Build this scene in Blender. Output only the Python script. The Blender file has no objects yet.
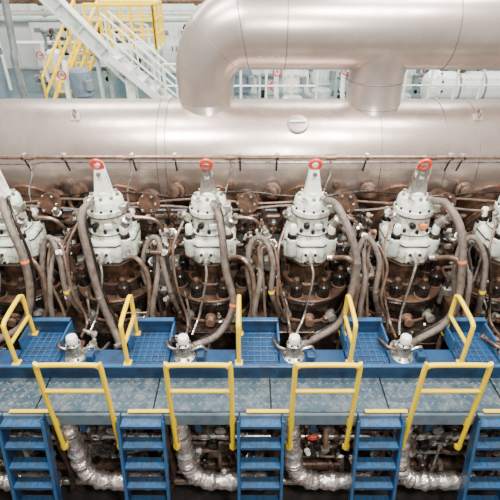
import bpy, math, random, bmesh
from mathutils import Vector, Matrix
ZO=5.0
# ------------------------------------------------------------ materials
def mat(name, base, dark=None, scale=6.0, lo=0.45, hi=0.7, rough=0.5, metal=0.0, bump=0.0, bscale=40.0, emit=None, stretch=None, grime=None, rvar=0.0):
    m=bpy.data.materials.new(name); m.use_nodes=True
    nt=m.node_tree; b=nt.nodes['Principled BSDF']
    b.inputs['Roughness'].default_value=rough
    b.inputs['Metallic'].default_value=metal
    b.inputs['Base Color'].default_value=(*base,1)
    tc=nt.nodes.new('ShaderNodeTexCoord')
    src=tc.outputs['Object']
    if stretch:
        mp=nt.nodes.new('ShaderNodeMapping'); mp.inputs['Scale'].default_value=stretch
        nt.links.new(src,mp.inputs['Vector']); src=mp.outputs['Vector']
    if dark is not None:
        n=nt.nodes.new('ShaderNodeTexNoise'); n.inputs['Scale'].default_value=scale
        n.inputs['Detail'].default_value=8; n.inputs['Roughness'].default_value=0.65
        nt.links.new(src,n.inputs['Vector'])
        r=nt.nodes.new('ShaderNodeValToRGB')
        r.color_ramp.elements[0].position=lo; r.color_ramp.elements[0].color=(*base,1)
        r.color_ramp.elements[1].position=hi; r.color_ramp.elements[1].color=(*dark,1)
        nt.links.new(n.outputs['Fac'],r.inputs['Fac'])
        col=r.outputs['Color']
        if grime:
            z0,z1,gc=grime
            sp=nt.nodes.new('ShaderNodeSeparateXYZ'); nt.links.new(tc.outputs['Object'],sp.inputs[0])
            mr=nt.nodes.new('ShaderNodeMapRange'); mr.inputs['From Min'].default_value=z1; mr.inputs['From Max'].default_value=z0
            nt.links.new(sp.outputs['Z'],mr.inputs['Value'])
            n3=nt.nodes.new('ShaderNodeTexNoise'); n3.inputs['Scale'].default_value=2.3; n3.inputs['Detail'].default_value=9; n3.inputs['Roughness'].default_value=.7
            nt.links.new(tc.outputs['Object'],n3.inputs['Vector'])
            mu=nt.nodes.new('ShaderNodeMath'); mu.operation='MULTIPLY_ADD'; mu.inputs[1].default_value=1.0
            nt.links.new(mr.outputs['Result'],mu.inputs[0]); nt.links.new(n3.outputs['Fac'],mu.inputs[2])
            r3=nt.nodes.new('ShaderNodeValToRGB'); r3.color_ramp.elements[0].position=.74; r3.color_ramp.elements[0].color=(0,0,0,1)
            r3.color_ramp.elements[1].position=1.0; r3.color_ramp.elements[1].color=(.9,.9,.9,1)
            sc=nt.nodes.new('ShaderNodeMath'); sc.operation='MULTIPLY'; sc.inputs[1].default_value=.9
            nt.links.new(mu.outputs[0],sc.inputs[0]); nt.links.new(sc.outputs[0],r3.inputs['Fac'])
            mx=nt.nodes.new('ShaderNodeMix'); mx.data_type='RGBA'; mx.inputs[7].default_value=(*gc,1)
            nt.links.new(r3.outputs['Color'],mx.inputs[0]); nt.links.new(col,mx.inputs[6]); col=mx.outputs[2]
        nt.links.new(col,b.inputs['Base Color'])
        if rvar:
            mr2=nt.nodes.new('ShaderNodeMapRange'); mr2.inputs['From Min'].default_value=.3; mr2.inputs['From Max'].default_value=.7
            mr2.inputs['To Min'].default_value=rough-rvar; mr2.inputs['To Max'].default_value=rough+rvar
            nt.links.new(n.outputs['Fac'],mr2.inputs['Value']); nt.links.new(mr2.outputs['Result'],b.inputs['Roughness'])
    if bump>0:
        n2=nt.nodes.new('ShaderNodeTexNoise'); n2.inputs['Scale'].default_value=bscale; n2.inputs['Detail'].default_value=4
        nt.links.new(src,n2.inputs['Vector'])
        bp=nt.nodes.new('ShaderNodeBump'); bp.inputs['Strength'].default_value=bump; bp.inputs['Distance'].default_value=0.02
        nt.links.new(n2.outputs['Fac'],bp.inputs['Height']); nt.links.new(bp.outputs['Normal'],b.inputs['Normal'])
    if emit:
        b.inputs['Emission Color'].default_value=(*emit[0],1); b.inputs['Emission Strength'].default_value=emit[1]
    return m
M={}
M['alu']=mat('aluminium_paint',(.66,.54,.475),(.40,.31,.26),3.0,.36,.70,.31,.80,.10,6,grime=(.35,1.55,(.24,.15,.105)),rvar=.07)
M['alu2']=mat('aluminium_paint_upper',(.58,.49,.44),(.38,.31,.27),2.2,.35,.72,.32,.80,.06,6,rvar=.06)
M['seam']=mat('weld_seam',(.22,.17,.14),(.15,.11,.09),8,.4,.7,.45,.6)
M['pale']=mat('pale_green_paint',(.70,.76,.66),(.18,.13,.08),10,.50,.68,.28,.0,.12,30)
M['white']=mat('white_enamel',(.85,.85,.79),(.36,.30,.22),12,.55,.76,.28)
M['dark']=mat('oily_dark_steel',(.018,.014,.012),(.11,.062,.038),9,.50,.74,.25,.4,.35,18)
M['black']=mat('blackened_steel',(.012,.011,.010),(.06,.04,.028),11,.45,.7,.25,.4)
M['brown']=mat('rusty_brown',(.13,.068,.040),(.03,.019,.014),11,.4,.66,.38,.4,.35,30)
M['rust']=mat('light_rust',(.30,.175,.115),(.08,.045,.03),10,.4,.7,.45,.3,.3,30)
M['steel']=mat('bare_steel',(.60,.56,.51),(.17,.125,.095),13,.42,.68,.26,.85)
M['hose']=mat('braided_hose',(.215,.17,.14),(.075,.055,.045),18,.4,.7,.40,.4,.5,160)
M['hose2']=mat('copper_grey_pipe',(.25,.165,.12),(.09,.056,.04),16,.4,.7,.33,.6)
M['blue']=mat('blue_deck_paint',(.010,.048,.125),(.018,.026,.042),9,.46,.68,.35,.0,.15,25)
M['blue2']=mat('worn_blue_paint',(.022,.088,.205),(.035,.050,.072),10,.46,.70,.32,.0,.1,25)
M['yellow']=mat('yellow_paint',(.92,.62,.0),(.35,.20,.01),18,.66,.84,.3)
M['red']=mat('red_paint',(.72,.03,.01),(.3,.02,.01),14,.5,.8,.35)
M['orange']=mat('orange_tag',(.8,.18,.03),(.5,.12,.03),14,.5,.8,.5)
M['foil']=mat('insulation_foil',(.86,.78,.73),(.46,.33,.26),9,.45,.70,.24,.85,1.0,22)
M['teal']=mat('worn_walkway_plate',(.040,.075,.100),(.19,.20,.195),14,.45,.76,.38,.35,.25,60)
M['tread']=mat('worn_tread_pattern',(.17,.22,.25),(.35,.36,.35),14,.45,.76,.35,.4)
M['wall']=mat('pale_wall_paint',(.80,.81,.77),(.60,.62,.58),1.2,.4,.8,.5)
M['wgreen']=mat('machinery_light_green',(.60,.68,.62),(.26,.30,.26),6,.5,.75,.4)
M['grey']=mat('grey_paint',(.20,.23,.23),(.09,.09,.09),6,.45,.75,.4)
M['bgrey']=mat('blue_grey_paint',(.16,.22,.26),(.08,.10,.12),6,.45,.75,.4)
M['deck']=mat('deck_blue_green',(.055,.13,.17),(.16,.18,.18),5,.45,.7,.35)
M['dfloor']=mat('dark_grating',(.04,.036,.033),(.09,.07,.06),8,.45,.7,.5,.3,.3,60)
M['gland']=mat('grey_housing',(.40,.39,.34),(.09,.062,.042),13,.45,.66,.32,.5)
# ------------------------------------------------------------ mesh builder
def cat(pts,n=8):
    P=[Vector(p) for p in pts]
    if len(P)<3: return P
    out=[]
    Q=[P[0]*2-P[1]]+P+[P[-1]*2-P[-2]]
    for i in range(1,len(Q)-2):
        a,b,c,d=Q[i-1],Q[i],Q[i+1],Q[i+2]
        for k in range(n):
            t=k/n
            out.append(.5*((2*b)+(c-a)*t+(2*a-5*b+4*c-d)*t*t+(3*b-a-3*c+d)*t**3))
    out.append(P[-1]); return out
class MB:
    def __init__(s): s.v=[];s.f=[];s.m=[];s.names=[]
    def mi(s,n):
        if n not in s.names: s.names.append(n)
        return s.names.index(n)
    def add(s,vs,fs,mt):
        o=len(s.v); s.v+= [Vector(x) for x in vs]; i=s.mi(mt)
        for f in fs: s.f.append([o+k for k in f]); s.m.append(i)
    def lathe(s,c,prof,mt,seg=24,axis=(0,0,1),rot=0.0):
        ax=Vector(axis).normalized(); q=Vector((0,0,1)).rotation_difference(ax); c=Vector(c)
        vs=[];fs=[]
        for r,h in prof:
            for k in range(seg):
                a=2*math.pi*k/seg+rot
                vs.append(c+q@Vector((r*math.cos(a),r*math.sin(a),h)))
        n=len(prof)
        for i in range(n-1):
            for k in range(seg):
                k2=(k+1)%seg
                fs.append([i*seg+k,i*seg+k2,(i+1)*seg+k2,(i+1)*seg+k])
        fs.append([k for k in range(seg)][::-1]); fs.append([(n-1)*seg+k for k in range(seg)])
        s.add(vs,fs,mt)
    def cyl(s,p0,p1,r,mt,seg=16,r1=None):
        p0=Vector(p0);p1=Vector(p1);L=(p1-p0).length; r1=r if r1 is None else r1
        s.lathe(p0,[(r,0),(r1,L)],mt,seg,p1-p0)
    def box(s,c,sz,mt,rot=None,ch=0.006):
        c=Vector(c); hx,hy,hz=[a/2 for a in sz]; ch=min(ch,hx*.5,hy*.5,hz*.5)
        vs=[]; R=rot if rot is not None else Matrix.Identity(3); idx={}
        for sx in(-1,1):
            for sy in(-1,1):
                for sz_ in(-1,1):
                    for a in range(3):
                        p=[sx*hx,sy*hy,sz_*hz]
                        for b in range(3):
                            if b!=a: p[b]-= (sx,sy,sz_)[b]*ch
                        idx[(sx,sy,sz_,a)]=len(vs); vs.append(c+R@Vector(p))
        fs=[]
        for a in range(3):
            o=[b for b in range(3) if b!=a]
            for sg in(-1,1):
                q=[]
                for (u,w) in((-1,-1),(1,-1),(1,1),(-1,1)):
                    k=[0,0,0];k[a]=sg;k[o[0]]=u;k[o[1]]=w
                    q.append(idx[(k[0],k[1],k[2],a)])
                fs.append(q)
            for u in(-1,1):
                for w in(-1,1):
                    k0=[0,0,0];k0[a]=-1;k0[o[0]]=u;k0[o[1]]=w
                    k1=list(k0);k1[a]=1
                    fs.append([idx[(*k0,o[0])],idx[(*k1,o[0])],idx[(*k1,o[1])],idx[(*k0,o[1])]])
        for sx in(-1,1):
            for sy in(-1,1):
                for z_ in(-1,1):
                    fs.append([idx[(sx,sy,z_,a)] for a in range(3)])
        s.add(vs,fs,mt)
    def tube(s,pts,r,mt,seg=10,n=8,smooth=True,radii=None):
        P=cat(pts,n) if smooth else [Vector(p) for p in pts]
        m=len(P); vs=[];fs=[]
        t=(P[1]-P[0]).normalized()
        up=Vector((0,0,1)) if abs(t.z)<.9 else Vector((1,0,0))
        nrm=t.cross(up).normalized()
        for i in range(m):
            t2=(P[min(i+1,m-1)]-P[max(i-1,0)]).normalized()
            q=t.rotation_difference(t2); nrm=(q@nrm); nrm=(nrm-t2*nrm.dot(t2)).normalized(); t=t2
            bn=t.cross(nrm)
            rr=r if radii is None else radii(i/(m-1))
            for k in range(seg):
                a=2*math.pi*k/seg
                vs.append(P[i]+(nrm*math.cos(a)+bn*math.sin(a))*rr)
        for i in range(m-1):
            for k in range(seg):
                k2=(k+1)%seg
                fs.append([i*seg+k,i*seg+k2,(i+1)*seg+k2,(i+1)*seg+k])
        fs.append(list(range(seg))[::-1]); fs.append([(m-1)*seg+k for k in range(seg)])
        s.add(vs,fs,mt); return P
    def torus(s,c,R,r,mt,axis=(0,0,1),seg=20,ss=8,a0=0,a1=360):
        ax=Vector(axis).normalized(); q=Vector((0,0,1)).rotation_difference(ax)
        full=(a1-a0)>=360; cnt=seg if full else seg+1
        vs=[];fs=[]
        for i in range(cnt):
            A=math.radians(a0+(a1-a0)*i/seg)
            for k in range(ss):
                B=2*math.pi*k/ss
                vs.append(Vector(c)+q@Vector(((R+r*math.cos(B))*math.cos(A),(R+r*math.cos(B))*math.sin(A),r*math.sin(B))))
        for i in range(seg):
            j=(i+1)%cnt
            for k in range(ss):
                k2=(k+1)%ss
                fs.append([i*ss+k,j*ss+k,j*ss+k2,i*ss+k2])
        s.add(vs,fs,mt)
    def ball(s,c,r,mt,seg=16,sc=(1,1,1)):
        pr=[(max(.0005,r*math.sin(math.pi*i/10)),-r*math.cos(math.pi*i/10)) for i in range(11)]
        o=len(s.v); s.lathe((0,0,0),pr,mt,seg)
        for i in range(o,len(s.v)):
            v=s.v[i]; s.v[i]=Vector(c)+Vector((v.x*sc[0],v.y*sc[1],v.z*sc[2]))
    def bolts(s,c,R,n,r,h,mt,axis=(0,0,1),a0=0,seg=6):
        ax=Vector(axis).normalized(); q=Vector((0,0,1)).rotation_difference(ax)
        for i in range(n):
            a=math.radians(a0)+2*math.pi*i/n
            p=Vector(c)+q@Vector((R*math.cos(a),R*math.sin(a),0))
            s.lathe(p,[(r,0),(r,h*.85),(r*.8,h)],mt,seg,ax)
    def done(s,name,origin=None,angle=35):
        if origin is None:
            xs=[v.x for v in s.v];ys=[v.y for v in s.v];zs=[v.z for v in s.v]
            origin=((min(xs)+max(xs))/2,(min(ys)+max(ys))/2,min(zs))
        o=Vector(origin)
        me=bpy.data.meshes.new(name)
        me.from_pydata([v-o for v in s.v],[],s.f)
        for n in s.names: me.materials.append(M[n])
        me.polygons.foreach_set('material_index',s.m)
        me.polygons.foreach_set('use_smooth',[True]*len(s.f))
        bm=bmesh.new(); bm.from_mesh(me); bmesh.ops.recalc_face_normals(bm,faces=bm.faces); bm.to_mesh(me); bm.free()
        me.set_sharp_from_angle(angle=math.radians(angle))
        ob=bpy.data.objects.new(name,me); ob.location=o+Vector((0,0,ZO))
        bpy.context.scene.collection.objects.link(ob); return ob
def pipework(b,rg,x0,x1,y0,y1,z0,z1,n,rmin=.008,rmax=.022,mats=('steel','hose2','brown','gland','black','pale','brown','black')):
    for i in range(n):
        p=Vector((rg.uniform(x0,x1),rg.uniform(y0,y1),rg.uniform(z0,z1))); pts=[p.copy()]
        ax=rg.choice((0,2,2,1)); r=rg.uniform(rmin,rmax); mt=rg.choice(mats)
        for k in range(rg.randint(2,4)):
            L=rg.uniform(.12,.38)*rg.choice((-1,1)); q=p.copy()
            q[ax]+=L
            q.x=min(max(q.x,x0),x1); q.y=min(max(q.y,y0),y1); q.z=min(max(q.z,z0),z1)
            if (q-p).length<.05: ax=(ax+1)%3; continue
            pts.append(p.lerp(q,.2)); pts.append(p.lerp(q,.8))
            p=q; ax=rg.choice([a for a in(0,1,2) if a!=ax])
        if len(pts)<3: continue
        b.tube(pts,r,mt,8,3)
        for k in(0,-1,len(pts)//2):
            q=pts[k]; d=(pts[1]-pts[0]) if k==0 else (pts[k]-pts[k-1])
            if d.length<.01: continue
            b.lathe(q,[(r*1.8,-.018),(r*1.8,.012),(r*1.35,.016),(r*1.35,.03)],rg.choice(('steel','brown','black','gland')),6,d)
        if rg.random()<.45:
            q=pts[len(pts)//2]; b.lathe(q+Vector((0,-.01,0)),[(.022,-.02),(.026,0),(.026,.03),(.012,.035),(.012,.065),(.022,.07),(.022,.08)],rg.choice(('steel','gland','brown','white')),10,(rg.uniform(-.3,.3),-1,.6))
def nuts(b,rg,x0,x1,y0,y1,z0,z1,n):
    for i in range(n):
        p=(rg.uniform(x0,x1),rg.uniform(y0,y1),rg.uniform(z0,z1)); r=rg.uniform(.02,.045)
        b.lathe(p,[(r*1.4,0),(r*1.4,.015),(r,.02),(r,.07),(r*.7,.08),(r*.5,.12),(r*.4,.13)],rg.choice(('steel','gland','brown','black','black','rust','pale')),rg.choice((6,14)),(rg.uniform(-.3,.3),rg.uniform(-1,.0),rg.uniform(.2,1)))
UX=[-3.4,-2.4,-1.4,-.4,.6,1.6,2.6,3.6]
# ------------------------------------------------------------ room shell
b=MB(); b.box((0,3,-5.05),(16,10,.1),'dfloor'); b.done('floor')
b=MB(); b.box((0,9.8,-2.35),(18,6.8,.1),'deck')
for i in range(-8,9): b.box((i*1.05,6.4,-2.55),(.08,.2,.3),'bgrey')
b.done('floor_upper_deck')
b=MB(); b.box((0,13.1,-.5),(18,.12,9.2),'wall')
for i in range(-14,15): b.box((i*.62,13.0,-.5),(.05,.12,9),'wall')
for z in(-1.1,.1,1.2): b.box((0,12.98,z),(18,.16,.10),'wgreen')
b.done('wall_back')
b=MB(); b.box((-9.05,6.5,-.5),(.12,13.1,9.2),'wall')
for i in range(9): b.box((-8.96,.8+i*1.5,-.5),(.1,.06,9),'wall')
b.done('wall_left')
b=MB(); b.box((9.05,6.5,-.5),(.12,13.1,9.2),'wall')
for i in range(9): b.box((8.96,.8+i*1.5,-.5),(.1,.06,9),'wall')
b.done('wall_right')
# ------------------------------------------------------------ exhaust receiver
RY,RZ,RR=5.0,-1.83,.62
b=MB()
L=9.6
prof=[(.05,-.25),(.25,-.22),(.45,-.13),(.57,-.03),(RR,0.06),(RR,L-.06),(.57,L+.03),(.45,L+.13),(.25,L+.22),(.05,L+.25)]
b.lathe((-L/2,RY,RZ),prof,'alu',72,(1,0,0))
for x in(-3.1,-2.72,-.96,-.87,1.35,2.02,2.35,3.7):
    b.lathe((x,RY,RZ),[(RR-.01,-.007),(RR+.004,-.003),(RR+.004,.003),(RR-.01,.007)],'seam',72,(1,0,0))
b.lathe((-.915,RY,RZ),[(RR-.01,-.04),(RR+.003,-.038),(RR+.003,.038),(RR-.01,.04)],'alu2',72,(1,0,0))
for x in(-1.8,.47,2.35):
    a=math.radians(58); p=Vector((x,RY-math.cos(a)*RR,RZ+math.sin(a)*RR))
    if x!=.47:
        b.box(p,(.10,.05,.08),'alu',Matrix.Rotation(-math.radians(32),3,'X'))
        b.torus(p+Vector((0,-.02,.05)),.035,.01,'seam',(1,0,0),14,6)
a=math.radians(50);p=Vector((.49,RY-math.cos(a)*(RR+.008),RZ+math.sin(a)*(RR+.008)))
Rm=Matrix.Rotation(-math.radians(40),3,'X')
b.lathe(p,[(.11,-.01),(.11,.010),(.10,.018),(.04,.022)],'alu2',20,(0,-math.cos(a),math.sin(a)))
b.box(p+Vector((0,-.01,.03)),(.17,.03,.02),'white',Rm)
for x in(-2.0,-1.5,.9,1.2,2.2,-.2,-.75,2.8):
    a=math.radians(-8); b.lathe((x,RY-math.cos(a)*RR,RZ+math.sin(a)*RR),[(.035,-.02),(.035,.05),(.02,.055),(.02,.08)],'brown',12,(0,-1,0))
for x in(-3.9,-1.9,.1,2.1,4.1):
    b.box((x,5.0,-2.68),(.12,.7,.62),'brown')
b.done('exhaust_gas_receiver')
# ------------------------------------------------------------ upper exhaust pipe with elbow and branch
b=MB()
ex=-.47; zt=-.50
def rad(t): return .285+.105*min(1,t*1.2)
path=[(ex,RY,-1.30),(ex,RY,-1.06)]
for i in range(0,11):
    A=math.radians(90*i/10); path.append((ex+.48-.48*math.cos(A),RY,-.98+.48*math.sin(A)))
path.append((ex+.7,RY,zt))
b.tube(path,.3,'alu2',44,2,True,rad)
b.cyl((ex+.68,RY,zt),(4.9,RY,zt),.39,'alu2',48)
for A in(12,45,80):
    a=math.radians(A); c=Vector((ex+.48-.48*math.cos(a),RY,-.98+.48*math.sin(a))); t=(A/90*.8+.12)
    b.torus(c,rad(t)-.001,.005,'seam',(math.sin(a),0,math.cos(a)),44,6)
for x in(.35,1.95,3.4):
    b.lathe((x,RY,zt),[(.385,-.007),(.394,-.003),(.394,.003),(.385,.007)],'seam',48,(1,0,0))
for bx in(1.33,3.5):
    b.lathe((bx,RY,-1.34),[(.33,0),(.30,.10),(.285,.16),(.285,.40),(.31,.55),(.34,.65),(.34,.8)],'alu2',40)
    b.lathe((bx,RY,-1.0),[(.28,-.01),(.292,0),(.28,.01)],'seam',40)
    b.lathe((bx,RY,-1.25),[(.28,-.01),(.31,0),(.28,.01)],'seam',40)
b.lathe((ex,RY,-1.34),[(.33,0),(.30,.08),(.285,.14)],'alu2',40)
b.done('exhaust_bypass_pipe')
# ------------------------------------------------------------ instrument rail pipe
b=MB()
b.tube([(-4.6,4.27,-1.585),(4.6,4.27,-1.585)],.021,'hose2',10,1,False)
b.tube([(-4.6,4.33,-1.68),(-2.2,4.33,-1.68),(-2.1,4.33,-1.66),(4.6,4.33,-1.66)],.008,'steel',6,1,False)
for x in(-2.25,-1.85,-1.17,-.1,.27,1.16,2.0,2.12,-.75,3.0):
    b.box((x,4.29,-1.585),(.04,.06,.07),'steel'); b.cyl((x,4.29,-1.62),(x,4.36,-1.76),.010,'brown',8)
    b.bolts((x,4.25,-1.585),0,1,.014,.02,'black',(0,-1,0))
for x in(-2.2,-1.2,-.2,.8,1.8,2.8):
    b.lathe((x,4.27,-1.585),[(.03,-.05),(.03,.05)],'hose2',10,(1,0,0))
    b.tube([(x,4.27,-1.6),(x+.01,4.25,-1.75),(x-.05,4.2,-1.95),(x-.03,4.15,-2.3)],.010,'steel',7)
b.done('instrument_air_pipe')
# ------------------------------------------------------------ engine block
b=MB()
b.box((0,4.5,-4.05),(9.2,2.2,1.9),'dark')
b.box((0,4.9,-3.0),(9.2,1.4,.3),'black')
b.box((0,3.5,-4.2),(9.2,1.1,1.5),'black')
rc=random.Random(21)
for x in UX:
    b.box((x,2.93,-4.15),(.62,.06,1.0),'gland',None,.02)
    b.bolts((x,2.9,-4.15),.27,10,.02,.03,'steel',(0,-1,0))
    b.box((x+.5,2.9,-4.2),(.12,.14,1.5),'brown')
    b.box((x+.5,3.75,-3.1),(.12,.7,.35),'brown')
    b.cyl((x+.5,3.55,-3.1),(x+.5,3.55,-2.75),.05,'black',8)
    b.lathe((x+.5,3.85,-3.05),[(.09,0),(.09,.2),(.05,.22),(.05,.36),(.03,.37)],'gland',14)
    b.bolts((x+.5,3.85,-2.85),.07,6,.014,.03,'black')
for z,mt,r,y in((-2.45,'brown',.055,4.36),(-2.62,'hose2',.04,4.30),(-2.28,'hose2',.03,4.34)):
    b.tube([(-4.6,y,z),(4.6,y,z)],r,mt,12,1,False)
    for x in UX: 
        b.lathe((x+.5,y,z),[(r*1.7,-.03),(r*1.7,.03)],'brown',12,(1,0,0)); b.lathe((x+.35,y,z),[(r*1.5,-.02),(r*1.5,.02)],'black',8,(1,0,0))
b.box((0,5.0,-4.98),(9.2,2.6,.06),'black')
b.done('engine_block')
# ------------------------------------------------------------ cylinder covers and exhaust valves
def cover(x,rng):
    y=3.95; b=MB()
    b.lathe((x,y,-3.45),[(.40,0),(.40,.12),(.36,.14),(.36,.30),(.41,.33),(.41,.50),(.43,.52),(.43,.60),(.40,.64),(.30,.655)],'dark',40)
    b.lathe((x,y,-3.10),[(.413,0),(.420,.01),(.420,.03),(.413,.04)],'rust',40)
    b.lathe((x,y,-2.83),[(.425,0),(.434,.01),(.434,.02),(.425,.03)],'brown',40)
    for k in range(14):
        a=math.radians(k*360/14+8)
        b.box((x+.365*math.cos(a),y+.365*math.sin(a),-3.23),(.03,.03,.17),'brown',Matrix.Rotation(a,3,'Z'))
    for k in range(8):
        a=math.radians(k*45+22.5); px,py=x+.355*math.cos(a),y+.355*math.sin(a)
        b.lathe((px,py,-2.82),[(.075,0),(.075,.025)],'rust',16)
        b.lathe((px,py,-2.80),[(.066,0),(.066,.125),(.054,.14)],'black',16)
        b.lathe((px,py,-2.745),[(.0675,0),(.0675,.012)],'dark',16)
        b.lathe((px,py,-2.66),[(.030,0),(.030,.06),(.022,.07)],'brown',10)
    for dx in(-.22,.0,.22):
        p=(x+dx,y-math.sqrt(.41**2-dx*dx)+.01,-3.02)
        b.lathe(p,[(.055,0),(.055,.03),(.035,.035),(.035,.09),(.045,.09),(.045,.11)],'gland' if dx else 'rust',14,(dx*.8,-1,0))
    b.lathe((x+.12,y-.38,-3.33),[(.03,0),(.03,.1),(.045,.1),(.045,.13)],'orange' if rng.random()<.35 else 'steel',10,(.2,-1,.1))
    b.lathe((x-.15,y-.38,-3.22),[(.03,0),(.03,.09),(.02,.1),(.02,.13)],'brown',10,(-.3,-1,.1))
    b.tube([(x-.15,y-.45,-3.22),(x-.2,y-.5,-3.1),(x-.22,y-.42,-2.9),(x-.26,y-.3,-2.78)],.012,'steel',7)
    b.tube([(x-.36,y-.22,-3.4),(x-.38,y-.25,-3.2),(x-.36,y-.26,-2.95)],.018,'brown',8)
    nuts(b,rng,x-.3,x+.3,y-.40,y-.37,-3.35,-3.0,4)
    return b.done('cylinder_cover',(x,y,-3.45))
def valve(x,rng):
    y=3.95; b=MB()
    b.lathe((x,y,-2.84),[(.26,0),(.26,.06),(.245,.075),(.18,.08),(.17,.30)],'brown',32)
    b.bolts((x,y,-2.77),.222,10,.024,.05,'black')
    b.lathe((x,y,-2.60),[(.19,0),(.24,.04),(.275,.09),(.28,.28),(.26,.31),(.20,.325)],'pale',8,rot=math.radians(22.5))
    b.lathe((x,y,-2.525),[(.284,0),(.284,.018)],'brown',8,rot=math.radians(22.5))
    b.lathe((x,y,-2.33),[(.285,0),(.285,.014)],'brown',8,rot=math.radians(22.5))
    for k in range(8):
        a=math.radians(45*k); b.lathe((x+.257*math.cos(a),y+.257*math.sin(a),-2.43),[(.045,0),(.045,.010),(.026,.012),(.026,.022),(.014,.024),(.014,.04)],'steel' if k%2 else 'gland',12,(math.cos(a),math.sin(a),0))
    for k in range(4):
        a=math.radians(45+90*k); px,py=x+.262*math.cos(a),y+.262*math.sin(a)
        b.lathe((px,py,-2.46),[(.04,0),(.058,.03),(.058,.19),(.05,.20)],'pale',16)
        b.lathe((px,py,-2.26),[(.054,0),(.054,.045),(.044,.05)],'black',6)
        b.lathe((px,py,-2.21),[(.034,0),(.036,.02),(.036,.07),(.028,.09),(.01,.095)],'white',14)
    b.lathe((x,y,-2.28),[(.205,0),(.205,.05),(.175,.07),(.17,.20),(.19,.22),(.19,.27),(.175,.28),(.165,.36),(.15,.38),(.03,.39)],'pale',32)
    b.lathe((x,y,-2.065),[(.191,.0),(.196,.003),(.196,.011),(.191,.014)],'brown',32)
    b.lathe((x,y,-2.245),[(.2,.0),(.208,.004),(.208,.010),(.2,.013)],'black',32)
    b.bolts((x,y,-1.905),.125,8,.019,.035,'steel')
    b.bolts((x,y,-2.215),.187,10,.017,.035,'black',a0=20)
    b.bolts((x,y,-2.00),.178,12,.012,.02,'black')
    w0,w1=.085,.035; z0,z1=-1.90,-1.60
    mt='white' if rng.random()<.6 else 'steel'
    for yy in(-.045,.03):
        vs=[]
        for dy in(0,.018):
            vs+=[(x-w0,y+yy+dy,z0),(x+w0,y+yy+dy,z0),(x+w1,y+yy+dy,z1),(x+w1*.6,y+yy+dy,z1+.03),(x-w1*.6,y+yy+dy,z1+.03),(x-w1,y+yy+dy,z1)]
        fs=[[0,1,2,3,4,5],[11,10,9,8,7,6]]+[[i,(i+1)%6,(i+1)%6+6,i+6] for i in range(6)]
        b.add(vs,fs,mt)
    b.lathe((x,y,-1.9),[(.07,0),(.07,.04),(.035,.06),(.035,.18),(.05,.19),(.05,.22)],'pale',16)
    b.cyl((x,y-.07,-1.66),(x,y+.07,-1.66),.02,'steel',10)
    b.torus((x,y-.05,-1.565),.048,.016,'red',(0,1,0.35),20,8)
    b.cyl((x-.05,y-.02,-1.605),(x+.05,y-.02,-1.605),.016,'red',8)
    b.box((x-.02,y-.27,-2.42),(.14,.09,.14),'pale',None,.015)
    b.bolts((x-.02,y-.315,-2.42),.065,4,.016,.02,'black',(0,-1,0),45)
    b.lathe((x-.02,y-.315,-2.42),[(.04,0),(.04,.04),(.022,.05),(.022,.09)],'steel',12,(0,-1,0))
    b.lathe((x+.20,y-.17,-2.12),[(.05,0),(.05,.08),(.03,.09),(.03,.14)],'steel',14,(.5,-.3,.8))
    b.lathe((x-.19,y-.10,-2.10),[(.04,0),(.04,.09),(.025,.10),(.025,.13)],'gland',12,(-.6,-.3,.7))
    b.box((x+.17,y-.05,-2.0),(.09,.10,.08),'gland')
    b.lathe((x-.06,y-.19,-2.12),[(.032,0),(.032,.05),(.018,.055),(.018,.08)],'black',8,(-.1,-1,.2))
    b.box((x+.05,y-.20,-2.13),(.07,.03,.05),'orange' if rng.random()<.2 else 'white')
    p0=Vector((x,y+.12,-2.43)); d=Vector((0,.9,.36)).normalized()
    pr=[(.20,0),(.22,.06),(.22,.12),(.31,.13),(.31,.19),(.25,.20)]
    for i in range(5): pr+=[(.28,.22+i*.04),(.25,.24+i*.04)]
    pr+=[(.31,.43),(.31,.49),(.25,.50),(.25,.62)]
    b.lathe(p0,pr,'brown',28,d)
    b.bolts(p0+d*.11,.285,12,.02,-.03,'black',d)
    b.lathe((x+.36,4.30,-2.10),[(.11,0),(.11,.04),(.07,.05),(.07,.15),(.11,.16),(.11,.20)],'brown',18,(.1,-1,.2))
    b.bolts((x+.36,4.10,-2.06),.085,6,.014,.02,'steel',(.1,-1,.2))
    b.lathe((x-.36,4.33,-2.02),[(.09,0),(.09,.04),(.06,.05),(.06,.13),(.03,.14)],'brown',18,(-.2,-1,.3))
    ob=b.done('exhaust_valve_housing',(x,y,-2.84)); ob.location.z+=.05
rng=random.Random(4)
for x in UX:
    cover(x,rng); valve(x,rng)
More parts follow.
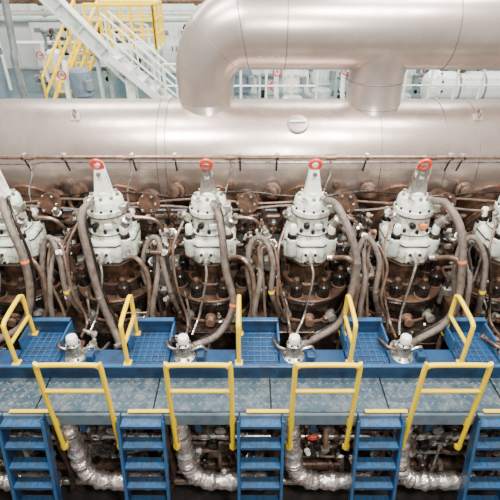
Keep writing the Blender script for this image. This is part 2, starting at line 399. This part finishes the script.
# ------------------------------------------------------------ hoses
def ferr(b,p,d,mt='steel',r=.04):
    b.lathe(p,[(r,-.04),(r,.03),(r*.75,.035),(r*.75,.06)],mt,8,d)
for i,x in enumerate(UX):
    j=lambda s=.03: rng.uniform(-s,s)
    b=MB()
    if i==2: pts=[(x-.10,3.80,-1.84),(x-.13,3.60,-1.92),(x-.08,3.47,-2.3),(x-.03,3.40,-2.65),(x+.05,3.34,-2.95),(x+.14,3.22,-3.10)]
    elif i==3: pts=[(x+.08,3.78,-1.86),(x+.13,3.62,-2.02),(x+.17,3.50,-2.4),(x+.24,3.40,-2.75),(x+.10,3.25,-2.98),(x-.10,3.08,-2.97)]
    else: pts=[(x+.10,3.82,-1.84),(x+.17,3.66,-1.80),(x+.27,3.5,-1.95),(x+.34+j(),3.40,-2.25),(x+.35+j(),3.34,-2.6),(x+.24+j(),3.28,-2.88),(x+.02,3.2,-3.0),(x-.12,3.08,-2.97)]
    b.tube(pts,.035,'hose',12,8)
    b.tube([(p[0]+.02,p[1]+.07,p[2]+.01) for p in pts],.014,'black',8,8)
    ferr(b,pts[0],(1,-1,.2)); ferr(b,pts[-1],(-.6,-.5,.1))
    b.lathe(Vector(pts[3]),[(.039,-.012),(.039,.012)],'orange' if i%2 else 'steel',12,Vector(pts[4])-Vector(pts[2]))
    b.done('hydraulic_hose')
    b=MB()
    pts=[(x-.30,3.52,-2.95),(x-.38+j(),3.48,-2.65),(x-.40+j(),3.55,-2.35),(x-.47,3.65,-2.16),(x-.56+j(),3.66,-2.20),(x-.60+j(),3.58,-2.45),(x-.58+j(),3.5,-2.8),(x-.62,3.45,-3.05)]
    b.tube(pts,.027,'hose',10,8); ferr(b,pts[0],(0,0,1),'brown',.035); ferr(b,pts[-1],(0,0,1),'brown',.035)
    b.lathe(Vector(pts[1]),[(.030,-.015),(.030,.015)],'yellow' if i%2==0 else 'steel',12,(0,0,1))
    pts2=[(p[0]+.07+j(.02),p[1]-.03,p[2]-.05) for p in pts[:5]]+[(x-.50+j(),3.5,-2.5),(x-.45+j(),3.42,-2.85),(x-.42,3.3,-3.1)]
    b.tube(pts2,.014,'hose2' if i%3 else 'black',9,8)
    b.done('return_oil_hose')
    b=MB()
    pts=[(x+.20,3.70,-2.40),(x+.34,3.55,-2.32),(x+.43,3.5,-2.5),(x+.40+j(),3.42,-2.85),(x+.30+j(),3.36,-3.05),(x+.28,3.3,-3.25)]
    b.tube(pts,.022,'hose2',10,8); ferr(b,pts[0],(1,-.4,.2),'steel',.03)
    b.tube([(x-.02,3.55,-2.36),(x-.02+j(.05),3.48,-2.5),(x-.08+j(.05),3.44,-2.9),(x-.16,3.25,-3.0)],.012,'steel',8)
    b.tube([(x-.24,3.80,-2.05),(x-.33,3.62,-2.25),(x-.30+j(),3.50,-2.6),(x-.22,3.42,-2.95),(x-.21,3.2,-2.98)],.013,'hose2',8)
    b.tube([(x+.5,3.7,-2.3),(x+.52+j(),3.5,-2.5),(x+.47+j(),3.4,-2.85),(x+.5,3.35,-3.1)],.026,'hose',10)
    b.done('fuel_pipe')
b=MB()
for k in range(3):
    pts=[]
    for i in range(0,24):
        xx=-4.4+i*.4
        pts.append((xx,4.2-.04*k,-1.95-.06*k+.03*math.sin(i*1.9+k*2)))
    b.tube(pts,.012,('black','hose2','hose')[k],7,4)
b.done('cable_harness')
for i,x in enumerate(UX):
    b=MB()
    b.lathe((x+.5,4.08,-2.9),[(.10,0),(.10,.05),(.075,.06),(.075,.35),(.09,.36),(.09,.42),(.05,.43)],'rust',18)
    b.bolts((x+.5,4.08,-2.49),.07,6,.013,.02,'steel')
    b.lathe((x+.5,4.08,-2.47),[(.03,0),(.03,.12),(.045,.13),(.045,.16)],'pale',12)
    b.tube([(x+.5,4.08,-2.35),(x+.49,4.0,-2.2),(x+.42,3.98,-2.12),(x+.25,3.98,-2.10)],.02,'hose2',8)
    b.tube([(x+.5,4.15,-2.6),(x+.57,4.2,-2.4),(x+.55,4.25,-2.2),(x+.47,4.3,-2.0)],.025,'brown',8)
    b.box((x+.60,4.0,-2.66),(.10,.12,.14),'gland'); b.ball((x+.42,3.9,-2.75),.06,'black')
    b.done('starting_air_valve')
    b=MB()
    pipework(b,rc,x+.38,x+.64,3.55,4.2,-3.15,-2.15,11)
    pipework(b,rc,x-.45,x+.55,3.40,3.52,-3.40,-2.95,5,.007,.014,('black','brown','hose2','steel'))
    nuts(b,rc,x+.35,x+.65,3.8,4.25,-2.75,-2.1,9)
    b.done('small_bore_pipework')
# ------------------------------------------------------------ catwalk
b=MB()
b.box((0,2.69,-3.19),(9.0,.38,.04),'teal')
b.box((0,2.49,-3.25),(9.0,.03,.13),'bgrey')
b.box((0,2.88,-3.10),(9.0,.03,.18),'blue')
b.box((0,2.87,-3.02),(9.0,.04,.022),'blue2')
for x in UX:
    b.box((x-.45,2.50,-3.165),(.36,.035,.012),'yellow')
    b.box((x+.47,3.10,-3.035),(.38,.46,.03),'blue'); b.box((x-.03,2.98,-3.035),(.60,.20,.03),'blue')
    b.box((x+.28,3.20,-2.96),(.02,.28,.14),'blue2'); b.box((x+.665,3.20,-2.96),(.02,.28,.14),'blue2')
    b.box((x+.47,3.32,-2.95),(.38,.02,.16),'blue'); b.box((x+.47,3.32,-2.865),(.40,.05,.02),'blue2')
    b.box((x-.05,2.7,-3.32),(.05,.42,.22),'blue'); b.box((x-.05,2.95,-3.9),(.07,.07,1.9),'blue')
    for k in range(6): b.box((x+.32+.06*k,3.1,-3.015),(.012,.4,.012),'blue2')
    for k in range(7): b.box((x+.47,2.93+.06*k,-3.015),(.36,.008,.010),'blue2')
    for k in range(16):
        for m in range(4):
            cx=x-.47+k*.0625; cy=2.58+m*.075
            b.box((cx,cy,-3.168),(.036,.009,.005),'tread',Matrix.Rotation(math.radians(45 if (k+m)%2 else -45),3,'Z'),.001)
    b.box((x-.42,2.69,-3.166),(.012,.36,.01),'black')
b.done('service_catwalk')
# ------------------------------------------------------------ handrails
for x in UX:
    b=MB(); y=2.46; w=.25; zt_=-2.58; zb=-3.62; r=.0205
    pts=[(x-w,y,zb),(x-w,y,zt_-.07),(x-w+.02,y,zt_-.02),(x-w+.07,y,zt_),(x+w-.07,y,zt_),(x+w-.02,y,zt_-.02),(x+w,y,zt_-.07),(x+w,y,zb)]
    b.tube(pts,r,'yellow',12,5)
    b.cyl((x-w,y,-2.87),(x+w,y,-2.87),r*.9,'yellow',12)
    for sx in(-1,1):
        b.box((x+sx*w,y+.015,-3.27),(.05,.03,.10),'yellow'); b.box((x+sx*w,y+.01,-3.60),(.06,.035,.05),'yellow')
        b.bolts((x+sx*w,y-.002,-3.24),0,1,.012,.014,'steel',(0,-1,0))
    b.done('safety_handrail')
for n in range(-3,5):
    x=n-.1; b=MB(); r=.020
    pts=[(x,2.90,-3.02),(x,2.90,-2.62),(x,2.92,-2.57),(x,2.98,-2.55),(x,3.22,-2.53),(x,3.27,-2.55),(x,3.29,-2.60),(x,3.29,-3.02)]
    b.tube(pts,r,'yellow',12,5)
    b.cyl((x,2.90,-2.79),(x,3.29,-2.79),r*.9,'yellow',12)
    b.box((x,2.90,-3.01),(.07,.07,.02),'yellow'); b.box((x,3.29,-3.01),(.07,.07,.02),'yellow')
    b.done('guard_rail')
# ------------------------------------------------------------ ladders
for n in range(-3,4):
    x=n+.09; b=MB()
    top=Vector((0,2.46,-3.17)); bot=Vector((0,2.05,-5.0)); d=(bot-top)
    Rr=Matrix.Rotation(-math.atan2(-d.y,-d.z),3,'X')
    for sx in(-1,1):
        c=(top+bot)/2; b.box((x+sx*.18,c.y,c.z),(.014,.11,d.length),'blue',Rr)
        b.box((x+sx*.187,c.y-.055,c.z),(.026,.010,d.length),'blue2',Rr)
    z=-3.23
    while z>-4.95:
        t=(z-top.z)/d.z; yy=top.y+d.y*t
        b.box((x,yy,z),(.345,.10,.016),'blue2'); b.box((x,yy-.05,z-.012),(.345,.010,.035),'blue2')
        for m in range(6): b.box((x-.14+.056*m,yy,z+.010),(.010,.08,.005),'teal',None,.001)
        z-=.215
    b.done('steel_ladder')
# ------------------------------------------------------------ fuel pumps
for x in UX:
    b=MB(); px,py=x-.2,3.0
    b.lathe((px,py,-3.20),[(.11,0),(.11,.06),(.085,.07),(.085,.13),(.10,.14),(.10,.18),(.06,.20),(.055,.28),(.068,.29),(.068,.33),(.035,.35)],'gland',24)
    b.bolts((px,py,-3.02),.082,6,.014,.03,'steel')
    b.bolts((px,py,-2.87),.055,6,.010,.015,'black')
    b.lathe((px,py,-2.86),[(.040,0),(.050,.012),(.052,.05),(.044,.075),(.02,.09),(.005,.095)],'white',20)
    b.tube([(px+.06,py,-2.95),(px+.16,py+.02,-2.93),(px+.2,py+.1,-3.05),(px+.2,py+.3,-3.15)],.014,'steel',8)
    b.tube([(px-.06,py,-2.95),(px-.14,py+.02,-2.93),(px-.17,py+.12,-2.95),(px-.17,py+.35,-3.1)],.014,'hose2',8)
    b.box((px,py,-3.19),(.3,.25,.03),'gland')
    nuts(b,rc,px-.12,px+.12,py+.12,py+.25,-3.15,-2.98,4)
    b.done('fuel_booster_pump')
# ------------------------------------------------------------ insulated foil pipes & under-catwalk piping
rg=random.Random(9)
for x in UX:
    b=MB(); px=x-.2
    pts=[(px-.03,2.62,-3.36),(px-.03,2.58,-3.55),(px,2.56,-3.8),(px+.01,2.54,-3.95),(px+.06,2.52,-4.10),(px+.2,2.5,-4.17),(px+.42,2.5,-4.18),(px+.75,2.5,-4.17)]
    ph=rg.random()*6
    b.tube(pts,.08,'foil',20,10,True,lambda t: .082+.008*math.sin(t*47+ph)+.006*math.sin(t*113+ph))
    for p in (pts[1],pts[3]): b.lathe(Vector(p),[(.092,-.012),(.092,.012)],'steel',20,(0,0,1))
    b.lathe(Vector(pts[0]),[(.10,-.02),(.10,.02)],'gland',16)
    b.tube([(px-.16,2.6,-3.4),(px-.16,2.58,-3.8),(px-.14,2.58,-4.1),(px-.2,2.6,-4.5)],.028,'brown',10)
    b.tube([(px-.03,2.62,-3.36),(px-.03,2.75,-3.33),(px-.03,2.95,-3.35)],.05,'gland',12)
    b.done('insulated_steam_pipe')
b=MB()
for (y,z,r,mt) in((2.60,-3.42,.035,'steel'),(2.74,-3.55,.045,'gland'),(2.70,-3.78,.035,'steel'),(2.76,-4.32,.06,'brown'),(2.66,-4.45,.04,'gland'),(2.80,-4.02,.03,'hose2')):
    b.tube([(-4.5,y,z),(4.5,y,z)],r,mt,12,1,False)
    for x in UX:
        b.lathe((x+.22,y,z),[(r*1.6,-.025),(r*1.6,.025)],'brown',12,(1,0,0)); b.lathe((x+.33,y,z),[(r*1.4,-.02),(r*1.4,.02)],'steel',8,(1,0,0))
for x in UX:
    b.box((x+.13,2.8,-3.6),(.09,.12,.14),'gland'); b.lathe((x+.13,2.75,-3.6),[(.03,0),(.03,.1),(.05,.11),(.05,.13)],'steel',12,(0,-1,0))
    b.lathe((x+.05,2.74,-3.85),[(.05,0),(.05,.14),(.03,.15)],'black',12,(0,-1,.2))
    b.torus((x-.02,2.6,-3.66),.05,.009,'red' if abs(x-.6)<.1 else 'steel',(0,1,.3),16,6)
    b.cyl((x-.02,2.62,-3.66),(x-.02,2.78,-3.7),.012,'steel',8)
    pipework(b,rc,x-.45,x+.55,2.58,2.85,-4.4,-3.4,15,.010,.026,('steel','steel','gland','brown','hose2','rust','black'))
    nuts(b,rc,x-.4,x+.5,2.7,2.88,-4.3,-3.5,12)
b.done('lubricating_oil_pipes')
# ------------------------------------------------------------ background : upper deck
FZ=-2.3
def rail(b,p0,p1,h,mt,r=.022,n=4,mid=2):
    p0=Vector(p0);p1=Vector(p1);u=Vector((0,0,h))
    b.cyl(p0+u,p1+u,r,mt,10)
    for k in range(1,mid+1): b.cyl(p0+u*k/(mid+1),p1+u*k/(mid+1),r*.75,mt,8)
    for i in range(n+1):
        q=p0.lerp(p1,i/n); b.cyl(q,q+u,r,mt,10)
b=MB()
b.box((-2.3,9.3,-1.28),(1.25,.9,.06),'wgreen')
rail(b,(-2.9,8.88,-1.25),(-1.7,8.88,-1.25),.72,'yellow',.03,3)
rail(b,(-1.7,8.88,-1.25),(-1.7,9.7,-1.25),.72,'yellow',.03,2)
rail(b,(-2.9,9.72,-1.25),(-1.7,9.72,-1.25),.72,'yellow',.03,3)
for px,py in((-2.85,9.0),(-1.75,9.0),(-2.85,9.65),(-1.75,9.65)): b.box((px,py,-1.79),(.07,.07,1.0),'wgreen')
b.done('access_platform')
b=MB()
R=Matrix.Rotation(math.atan2(1.05,1.2),3,'Y')
for yy in(8.3,8.75):
    b.box((-1.85,yy,-1.80),(1.55,.03,.13),'white',R)
    for hh in(.62,.32):
        b.cyl((-1.3,yy,-2.27+hh),(-2.45,yy,-1.24+hh),.02,'white',8)
    for k in range(4):
        t=k/3; b.cyl((-1.3-t*1.1,yy,-2.25+t*.97),(-1.3-t*1.1,yy,-1.66+t*.97),.016,'white',8)
for k in range(6): b.box((-1.35-k*.2,8.52,-2.2+k*.175),(.18,.44,.025),'white')
b.done('white_stair')
b=MB()
for xx in(-3.78,-3.33):
    a=Vector((xx,8.6,-2.28)); c2=Vector((xx+.45,9.7,-1.1))
    b.cyl(a,c2,.040,'yellow',8)
    for hh in(.6,.3): b.cyl(a+Vector((0,0,hh)),c2+Vector((0,0,hh)),.028,'yellow',8)
    for k in range(5): q=a.lerp(c2,k/4); b.cyl(q,q+Vector((0,0,.6)),.025,'yellow',8)
for k in range(1,8):
    t=k/8; b.box((-3.55+.45*t,8.6+1.1*t,-2.28+1.18*t),(.42,.13,.03),'yellow')
b.done('yellow_stair')
b=MB()
R=Matrix.Rotation(math.radians(47),3,'Y'); c=Vector((-3.1,8.7,-.72))
b.box(c+R@Vector((0,0,.11)),(2.7,.22,.04),'white',R); b.box(c-R@Vector((0,0,.11)),(2.7,.22,.04),'white',R); b.box(c,(2.7,.04,.2),'wgreen',R)
for k in range(6): b.box(c+R@Vector((-1.2+k*.48,0,0)),(.03,.18,.2),'wgreen',R)
b.box((-2.2,8.7,-2.0),(.16,.24,.62),'white')
b.done('inclined_girder')
b=MB()
b.lathe((-4.62,8.6,FZ),[(.3,0),(.3,.05),(.17,.06),(.17,1.0),(.22,1.01),(.22,1.08),(.17,1.09),(.17,2.6)],'bgrey',24)
b.bolts((-4.62,8.6,FZ+1.08),.195,10,.018,.03,'black')
b.lathe((-4.6,8.42,-1.45),[(.16,0),(.16,.05),(.12,.07),(.12,.2)],'black',20,(0,-1,.2))
b.tube([(-4.2,8.6,-2.2),(-4.2,8.6,-1.4),(-4.2,8.7,-1.1),(-4.2,8.9,.2)],.06,'grey',12)
b.done('vertical_piping_column')
b=MB()
for z,y,r,mt in((-.55,10.5,.06,'rust'),(-.78,10.6,.05,'white'),(-.35,10.4,.08,'grey'),(-.98,11.6,.07,'wgreen'),(-.2,10.3,.05,'brown')):
    b.tube([(-8.5,y,z),(8.5,y,z)],r,mt,12,1,False)
    for k in range(10): b.lathe((-7.5+k*1.6,y,z),[(r*1.6,-.04),(r*1.6,.04)],mt,14,(1,0,0))
for x in(-6.5,-3.9,-.4,2.8,6.0):
    b.box((x,10.75,-1.15),(.09,.09,2.4),'wgreen')
    for z in(-.86,-.28): b.box((x,10.5,z),(.06,.6,.05),'wgreen')
b.done('overhead_pipe_rack')
def tank(x,y,r,h,mt,name='storage_tank'):
    b=MB()
    b.lathe((x,y,FZ),[(r*.9,0),(r*.9,.08),(r,.1),(r,h*.8),(r*.92,h*.9),(r*.6,h*.97),(r*.1,h)],mt,28)
    b.lathe((x,y,FZ+h*.55),[(r+.0,-.02),(r+.03,-.01),(r+.03,.01),(r,.02)],'grey',28)
    b.lathe((x,y,FZ+h-.02),[(.08,0),(.08,.1),(.12,.1),(.12,.14)],'grey',14)
    b.tube([(x,y,FZ+h+.1),(x,y,FZ+h+.25),(x+.12,y,FZ+h+.32),(x+r+.05,y,FZ+h+.3),(x+r+.12,y,FZ+h+.15),(x+r+.12,y,FZ+.1)],.04,'white',10)
    b.box((x-.1,y-r-.02,FZ+h*.4),(.22,.06,.28),'grey'); b.torus((x+r*.4,y-r-.1,FZ+h*.35),.09,.015,'red',(0,1,0),18,6); b.cyl((x+r*.4,y-r-.1,FZ+h*.35),(x+r*.4,y-r*.8,FZ+h*.35),.02,'steel',8)
    return b.done(name)
tank(.35,9.9,.36,.85,'wgreen'); tank(-.3,11.4,.35,1.0,'white'); tank(1.3,11.6,.4,1.0,'white')
tank(2.35,9.7,.28,.95,'wgreen'); tank(3.9,11.4,.4,.95,'white'); tank(-5.7,10.0,.45,1.1,'white')
tank(-2.9,11.6,.4,.9,'wgreen'); tank(-1.2,11.5,.3,.9,'white'); tank(5.4,9.5,.4,1.1,'wgreen')
b=MB()
b.lathe((3.3,8.6,-1.85),[(.1,-.12),(.24,-.08),(.30,0),(.30,.02),(.34,.02),(.34,.08),(.28,.08),(.28,1.7),(.34,1.7),(.34,1.78),(.2,1.9)],'white',28,(1,0,0))
b.bolts((3.4,8.6,-1.85),.31,12,.02,.03,'black',(1,0,0))
for x in(3.7,4.6): b.box((x,8.6,-2.18),(.12,.45,.24),'grey')
for x in(3.75,4.2,4.65): b.lathe((x,8.6,-1.85),[(.283,-.02),(.29,-.01),(.29,.01),(.283,.02)],'grey',28,(1,0,0))
b.lathe((3.8,8.6,-1.6),[(.09,0),(.09,.12),(.13,.12),(.13,.17)],'brown',16); b.tube([(3.8,8.6,-1.45),(3.8,8.6,-1.1),(3.9,8.7,-.9),(4.6,8.8,-.85)],.07,'grey',12)
b.done('heat_exchanger')
def pump(x,y,mt):
    b=MB()
    b.box((x,y,FZ+.05),(.4,.5,.1),'grey')
    b.lathe((x,y-.05,FZ+.1),[(.16,0),(.18,.1),(.18,.25),(.12,.3),(.12,.36),(.17,.37),(.17,.75),(.13,.8),(.02,.82)],mt,22)
    for k in range(12):
        a=k*math.pi/6; b.box((x+.17*math.cos(a),y-.05+.17*math.sin(a),FZ+.66),(.03,.01,.28),mt,Matrix.Rotation(a,3,'Z'),.001)
    b.box((x+.17,y-.15,FZ+.65),(.1,.14,.16),'grey')
    b.tube([(x-.1,y,FZ+.25),(x-.22,y,FZ+.25),(x-.28,y,FZ+.4),(x-.28,y+.1,FZ+1.0)],.045,'white',12)
    b.torus((x-.28,y-.12,FZ+.8),.07,.012,'red',(0,1,0),16,6); b.cyl((x-.28,y-.12,FZ+.8),(x-.28,y+.1,FZ+.8),.02,'steel',8)
    b.done('electric_pump')
pump(1.95,8.4,'bgrey'); pump(2.75,8.5,'wgreen'); pump(.75,8.3,'white'); pump(-.15,8.3,'bgrey'); pump(1.35,8.9,'wgreen'); pump(-4.0,10.0,'white'); pump(-2.85,8.0,'bgrey')
for x,y,w,h in((-4.9,12.3,.9,1.3),(.4,12.6,1.1,1.2),(4.6,12.5,1.2,1.3),(-1.9,12.5,.9,1.2),(2.6,12.6,1.0,1.3)):
    b=MB(); b.box((x,y,FZ+h/2),(w,.4,h),'white',None,.02)
    for k in(-1,1): b.box((x+k*w/4,y-.21,FZ+h/2),(w/2-.04,.02,h-.1),'wall'); b.box((x+k*.05,y-.23,FZ+h/2),(.02,.03,.12),'black'); b.box((x+k*w/4,y-.225,FZ+h*.8),(w/4,.01,.1),'grey')
    b.done('electrical_cabinet')
rb=random.Random(5)
for x0,x1,y0 in((-4.9,-2.2,9.9),(-1.5,.6,10.3),(.2,1.2,9.2),(1.7,3.1,9.0),(3.0,5.4,9.2)):
    b=MB(); pipework(b,rb,x0,x1,y0,y0+.5,FZ+.1,FZ+1.25,int((x1-x0)*10),.018,.05,('white','wgreen','grey','steel','bgrey','brown','grey'))
    for k in range(3): b.cyl((x0+(x1-x0)*k/2,y0+.25,FZ),(x0+(x1-x0)*k/2,y0+.25,FZ+1.25),.03,'wgreen',8)
    b.cyl((x0,y0+.25,FZ+1.0),(x1,y0+.25,FZ+1.0),.04,'white',10); b.cyl((x0,y0+.25,FZ+.5),(x1,y0+.25,FZ+.5),.04,'grey',10)
    b.done('service_pipework')
b=MB()
rail(b,(-1.4,7.7,FZ),(1.1,7.7,FZ),1.0,'white',.02,6); b.done('deck_railing')
b=MB()
rail(b,(1.75,7.9,FZ),(5.6,7.9,FZ),.95,'white',.02,9); b.done('deck_railing')
# ------------------------------------------------------------ lamps
def area(n,loc,size,sy,power,col,rot=(0,0,0)):
    l=bpy.data.lights.new(n,'AREA'); l.shape='RECTANGLE'; l.size=size; l.size_y=sy; l.energy=power; l.color=col
    o=bpy.data.objects.new(n,l); o.location=Vector(loc)+Vector((0,0,ZO)); o.rotation_euler=rot; bpy.context.scene.collection.objects.link(o)
area('ceiling_lamp',(-1.6,2.2,2.4),1.8,.35,460,(1,.965,.92),(math.radians(18),0,0))
area('ceiling_lamp',(1.8,2.2,2.4),1.8,.35,460,(1,.965,.92),(math.radians(18),0,0))
area('ceiling_lamp',(-2.2,4.4,2.6),2,.4,240,(1,.98,.95))
area('ceiling_lamp',(2.5,4.4,2.6),2,.4,240,(1,.98,.95))
area('ceiling_lamp',(-3,9.3,2.6),5,2,520,(1,1,.98))
area('ceiling_lamp',(3,9.3,2.6),5,2,520,(1,1,.98))
area('work_lamp',(.8,-.3,1.0),.4,.4,230,(1,.97,.93),(math.radians(58),0,0))
w=bpy.data.worlds.new('World'); bpy.context.scene.world=w; w.use_nodes=True
w.node_tree.nodes['Background'].inputs[0].default_value=(1,.985,.97,1); w.node_tree.nodes['Background'].inputs[1].default_value=.55
cam=bpy.data.cameras.new('camera'); co=bpy.data.objects.new('camera',cam); bpy.context.scene.collection.objects.link(co)
co.location=(0,0,ZO); co.rotation_euler=(math.radians(90-32),0,0); cam.sensor_width=36; cam.lens=32.4; cam.clip_start=.05
bpy.context.scene.camera=co
